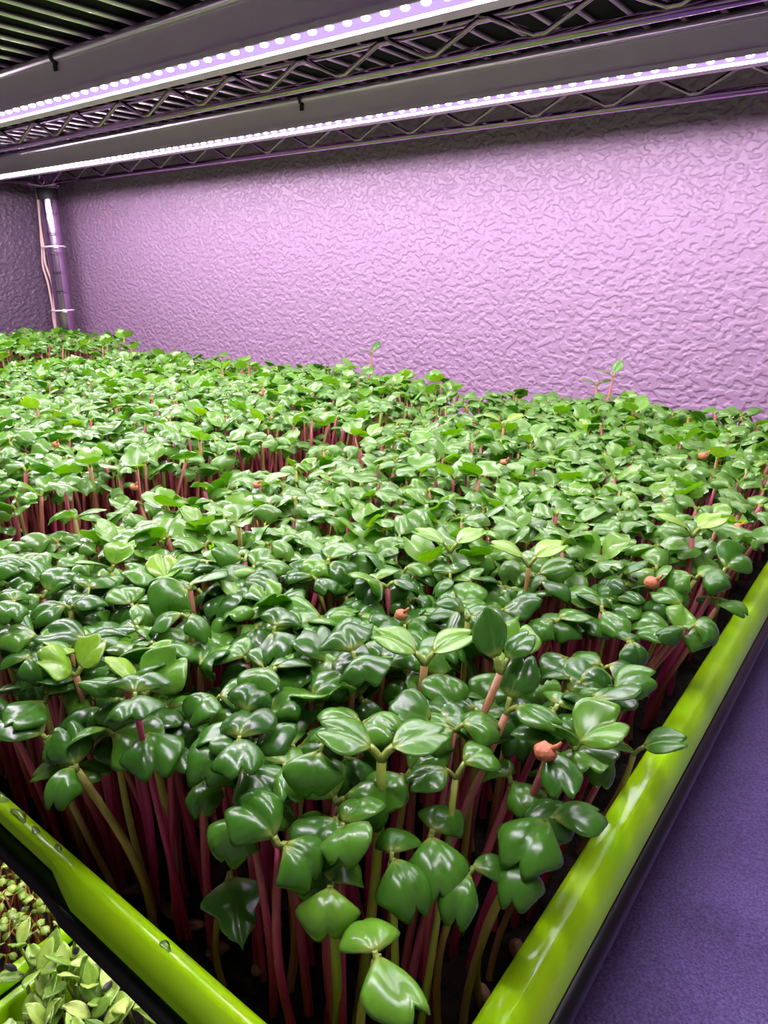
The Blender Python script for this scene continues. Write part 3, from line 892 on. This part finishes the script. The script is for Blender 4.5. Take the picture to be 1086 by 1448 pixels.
# bark chips on the soil between the front stems
r3 = random.Random(3)
for (x, y, L, W, lab) in ((-.1640, .0900, .012, .005, 'longest pale bark chip lying on the soil by the front stems'), (-.1480, .0905, .011, .0045, 'brown bark chip on the soil below the longest chip'),
                          (-.1395, .0915, .006, .004, 'short tan bark chip on the front soil'), (-.1280, .0900, .007, .005, 'round tan bark chip near the lobed leaf'),
                          (-.1150, .0935, .005, .004, 'small pale chip right of the lobed leaf'), (-.0620, .1250, .006, .004, 'reddish chip on the soil by the right rim corner'),
                          (-.0610, .1420, .007, .005, 'red-brown chip on the soil halfway up the right rim'), (-.1850, .0900, .005, .004, 'brown chip on the soil at the left of the front stems'),
                          (-.0700, .1020, .005, .003, 'pale sliver of bark on the corner soil')):
    m = MB(); n = 10; vs = []
    prof = [(.0, .0), (.7, .0), (1.0, .35), (.85, .8), (.0, 1.0)]
    for (rr, zz) in prof:
        for k in range(n):
            a = 2 * PI * k / n; w = 1 + .25 * noise.noise((math.cos(a) * 2 + x * 900, math.sin(a) * 2, zz))
            vs.append((rr * w * math.cos(a) * L / 2, rr * w * math.sin(a) * W / 2, zz * .0022))
    m.add(vs, [(i * n + k, i * n + (k + 1) % n, (i + 1) * n + (k + 1) % n, (i + 1) * n + k) for i in range(len(prof) - 1) for k in range(n)])
    o = tag(obj('bark_chip', m, CHIP, None, (x, y, -.1830), smooth=True), lab, 'bark chip', 'bark chips on the soil')
    o.rotation_euler = (r3.uniform(-.3, .3), r3.uniform(-.3, .3), r3.uniform(0, PI))

# water drops left on the front rim
m_, nt_, out_ = new_mat('water')
g_ = N(nt_, 'ShaderNodeBsdfGlossy', i_Roughness=.32); tr_ = N(nt_, 'ShaderNodeBsdfTransparent'); lw_ = N(nt_, 'ShaderNodeFresnel', i_IOR=1.5); mx_ = N(nt_, 'ShaderNodeMixShader')
nt_.links.new(mathn(nt_, 'ADD', lw_.outputs[0], .22, True), mx_.inputs[0]); nt_.links.new(tr_.outputs[0], mx_.inputs[1]); nt_.links.new(g_.outputs[0], mx_.inputs[2]); nt_.links.new(mx_.outputs[0], out_.inputs[0])
for (x, y, rx, ry, lab) in ((-.1960, .0682, .0026, .0011, 'long water drop on the front lime rim, at the left edge of the view'), (-.1850, .0679, .0040, .0013, 'largest water drop on the front lime rim, left of the notch'),
                            (-.1755, .0676, .0016, .0009, 'small water drop on the front rim between the largest drop and the notch'), (-.1640, .0681, .0016, .0007, 'water drop on the front rim at the inner edge by the notch'),
                            (-.1160, .0677, .0018, .0009, 'lone water drop on the front rim halfway to the corner')):
    mb = MB(); n = 16; vs = []
    prof = [(0, -.0), (1, 0), (.92, .35), (.7, .7), (.35, .95), (0, 1)]
    for rr, zz in prof:
        for k in range(n):
            a = 2 * PI * k / n; w = 1 + .22 * math.sin(3 * a + x * 900)
            vs.append((rr * w * rx * math.cos(a), rr * w * ry * math.sin(a), zz * .0013))
    mb.add(vs, [(i * n + k, i * n + (k + 1) % n, (i + 1) * n + (k + 1) % n, (i + 1) * n + k) for i in range(1, len(prof) - 1) for k in range(n)])
    tag(obj('water_drop', mb, m_, None, (x, y, -.1499), smooth=True), lab, 'water drop', 'water drops on the front rim')

# ------------------------------------------------------------------ lower shelf: amber sprouts at the left, sunflower sprouts at the right
LZ, LH = -.502, .058
seedling_tray(-.1945, .525, .2465, LZ, .085, ('lime tray of sunflower sprouts on the shelf below', 'black drip tray under the sunflower sprouts'))
seedling_tray(-.4695, .525, .2465, LZ, .085, ('lime tray of amber-stemmed sprouts on the shelf below, farther left', 'black drip tray under the amber-stemmed sprouts'))
soil_bed(-.4340, -.2015, .0970, .6030, LZ - .036, 'dark soil under the sunflower sprouts', 40, 80)
soil_bed(-.7090, -.4765, .0970, .6030, LZ - .036, 'dark soil under the amber-stemmed sprouts', 40, 80)

def vis_low(T):
    p = project(*T)
    return p and -20 < p[0] < 260 and 1190 < p[1] < 1480 and (p[1] - 1203) > p[0] * 1.1 - 30
def sunflower(b, rg, solo, idx):
    h = rg.uniform(.050, .078); t = (rg.gauss(0, .008) - .006 * max(0, 1 - (b[0] + .436) / .03), rg.gauss(0, .008), h)
    az = rg.uniform(0, 2 * PI); op = rg.random(); r = rg.uniform(.0011, .0015)
    st = stem_geo(t, r, 6, 6, (rg.gauss(0, .003), rg.gauss(0, .003)), rg.random())
    lv = []
    for s in range(2):
        e0 = rg.uniform(1.0, 1.45) if op < .45 else rg.uniform(.35, 1.0)
        lv.append(leaf_geo(t, az + s * PI + rg.gauss(0, .2), rg.uniform(.019, .025), rg.uniform(.0095, .0125), .002, 1.4, e0, rg.uniform(.1, .9), rg.uniform(-.7, .5), rg.gauss(0, .3), .02, rg.random(), 6, 7, r * .8, 'sun'))
    hu = None
    if rg.random() < .45:
        m = MB(); a2 = az + rg.uniform(-.6, .6)
        prof = [(.0004, -.0052), (.0022, -.003), (.0028, 0), (.0023, .003), (.0004, .0052)]
        m.lathe(prof, 8)
        cx, cy, cz = t[0] + math.cos(a2) * .008, t[1] + math.sin(a2) * .008, t[2] + rg.uniform(-.004, .012)
        ti = rg.uniform(.4, 1.6); out = []
        for (x, y, z) in m.v:
            x, z = x * math.cos(ti) + z * math.sin(ti), -x * math.sin(ti) + z * math.cos(ti)
            out.append((cx + x * math.cos(a2) - y * .7 * math.sin(a2), cy + x * math.sin(a2) + y * .7 * math.cos(a2), cz + z))
        hu = (out, m.f, hu)
    return t, st, lv, hu
rg = random.Random(21)
LM = Mass(); AM = Mass(); ns = na = 0
sun_seen = [0, 0, 0]
for j in range(36):
    for i in range(17):
        b = (-.436 + (i + .5 + rg.uniform(-.4, .4)) * .0138, .097 + (j + .5 + rg.uniform(-.4, .4)) * .0138, LZ - .036)
        t, st, lv, hu = sunflower(b, rg, True, ns)
        if b[1] > .60: continue
        T = (b[0] + t[0], b[1] + t[1], b[2] + t[2] + .006)
        if vis_low(T) and ns < 90:
            hl = 'with black hull on its leaves' if hu else 'with bare pale leaves'
            wh = 'beside the lower lime rim' if b[0] < -.405 else 'in mid lower tray' if b[0] < -.33 else 'near the upper black lip'
            root = thing('sunflower_sprout', f'sunflower sprout {hl} {wh}', 'seedling', b, 'sunflower sprouts in the lower tray'); ns += 1
            geo_obj('stem', st, SSTEM, root)
            for l in lv: geo_obj('leaf', l, SLEAF, root, .0008)
            if hu:
                m = MB(); m.add(hu[0], hu[1]); obj('seed_hull', m, BHULL, root, smooth=True)
        else:
            LM.add(st, b, 1)
            for l in lv: LM.add(l, b, 0)
for j in range(56):
    for i in range(26):
        b = (-.704 + (i + .5 + rg.uniform(-.4, .4)) * .0089, .100 + (j + .5 + rg.uniform(-.4, .4)) * .0089, LZ - .036)
        lx = .020 * max(0, 1 - (-.472 - b[0]) / .03)
        t = (lx + rg.gauss(0, .006), rg.gauss(0, .006), rg.uniform(.050, .074))
        d = rparams(rg)
        for l in d['leaves']: l['L'] *= .68; l['W'] *= .55
        d['r'] *= .85
        T = (b[0] + t[0], b[1] + t[1], b[2] + t[2])
        st, lv = radish_geo(d, t, False)
        if vis_low(T) and na < 90:
            wh = 'leaning over the lower lime rim' if b[0] > -.487 else 'behind those leaning over the lower lime rim' if b[0] > -.52 else 'at the left edge of the view'
            root = thing('amber_sprout', f'amber-stemmed sprout with small pale green leaves {wh}', 'seedling', b, 'amber-stemmed sprouts in the lower tray'); na += 1
            geo_obj('stem', st, RSTEM, root)
            for l in lv: geo_obj('leaf', l, RLEAF, root, .0003)
        else:
            AM.add(st, b, 1)
            for l in lv: AM.add(l, b, 0)
tag(LM.build('sunflower_microgreens', [SLEAF, SSTEM]), 'mass of sunflower sprouts deeper in the lower tray', 'microgreens', None, 'stuff')
tag(AM.build('amber_microgreens', [RLEAF, RSTEM]), 'mass of amber-stemmed sprouts deeper in the lower left tray', 'microgreens', None, 'stuff')

# ------------------------------------------------------------------ lift everything to room height, world, view
for o in list(scn.objects):
    if o.parent is None: o.location.z += ZO
w = bpy.data.worlds.new('world'); scn.world = w; w.use_nodes = True
bg = w.node_tree.nodes['Background']; bg.inputs[0].default_value = (1.0, .93, .92, 1); bg.inputs[1].default_value = .17
scn.view_settings.view_transform = 'Standard'; scn.view_settings.look = 'None'
scn.view_settings.exposure = 0.48; scn.view_settings.gamma = 1; scn.view_settings.use_curve_mapping = False
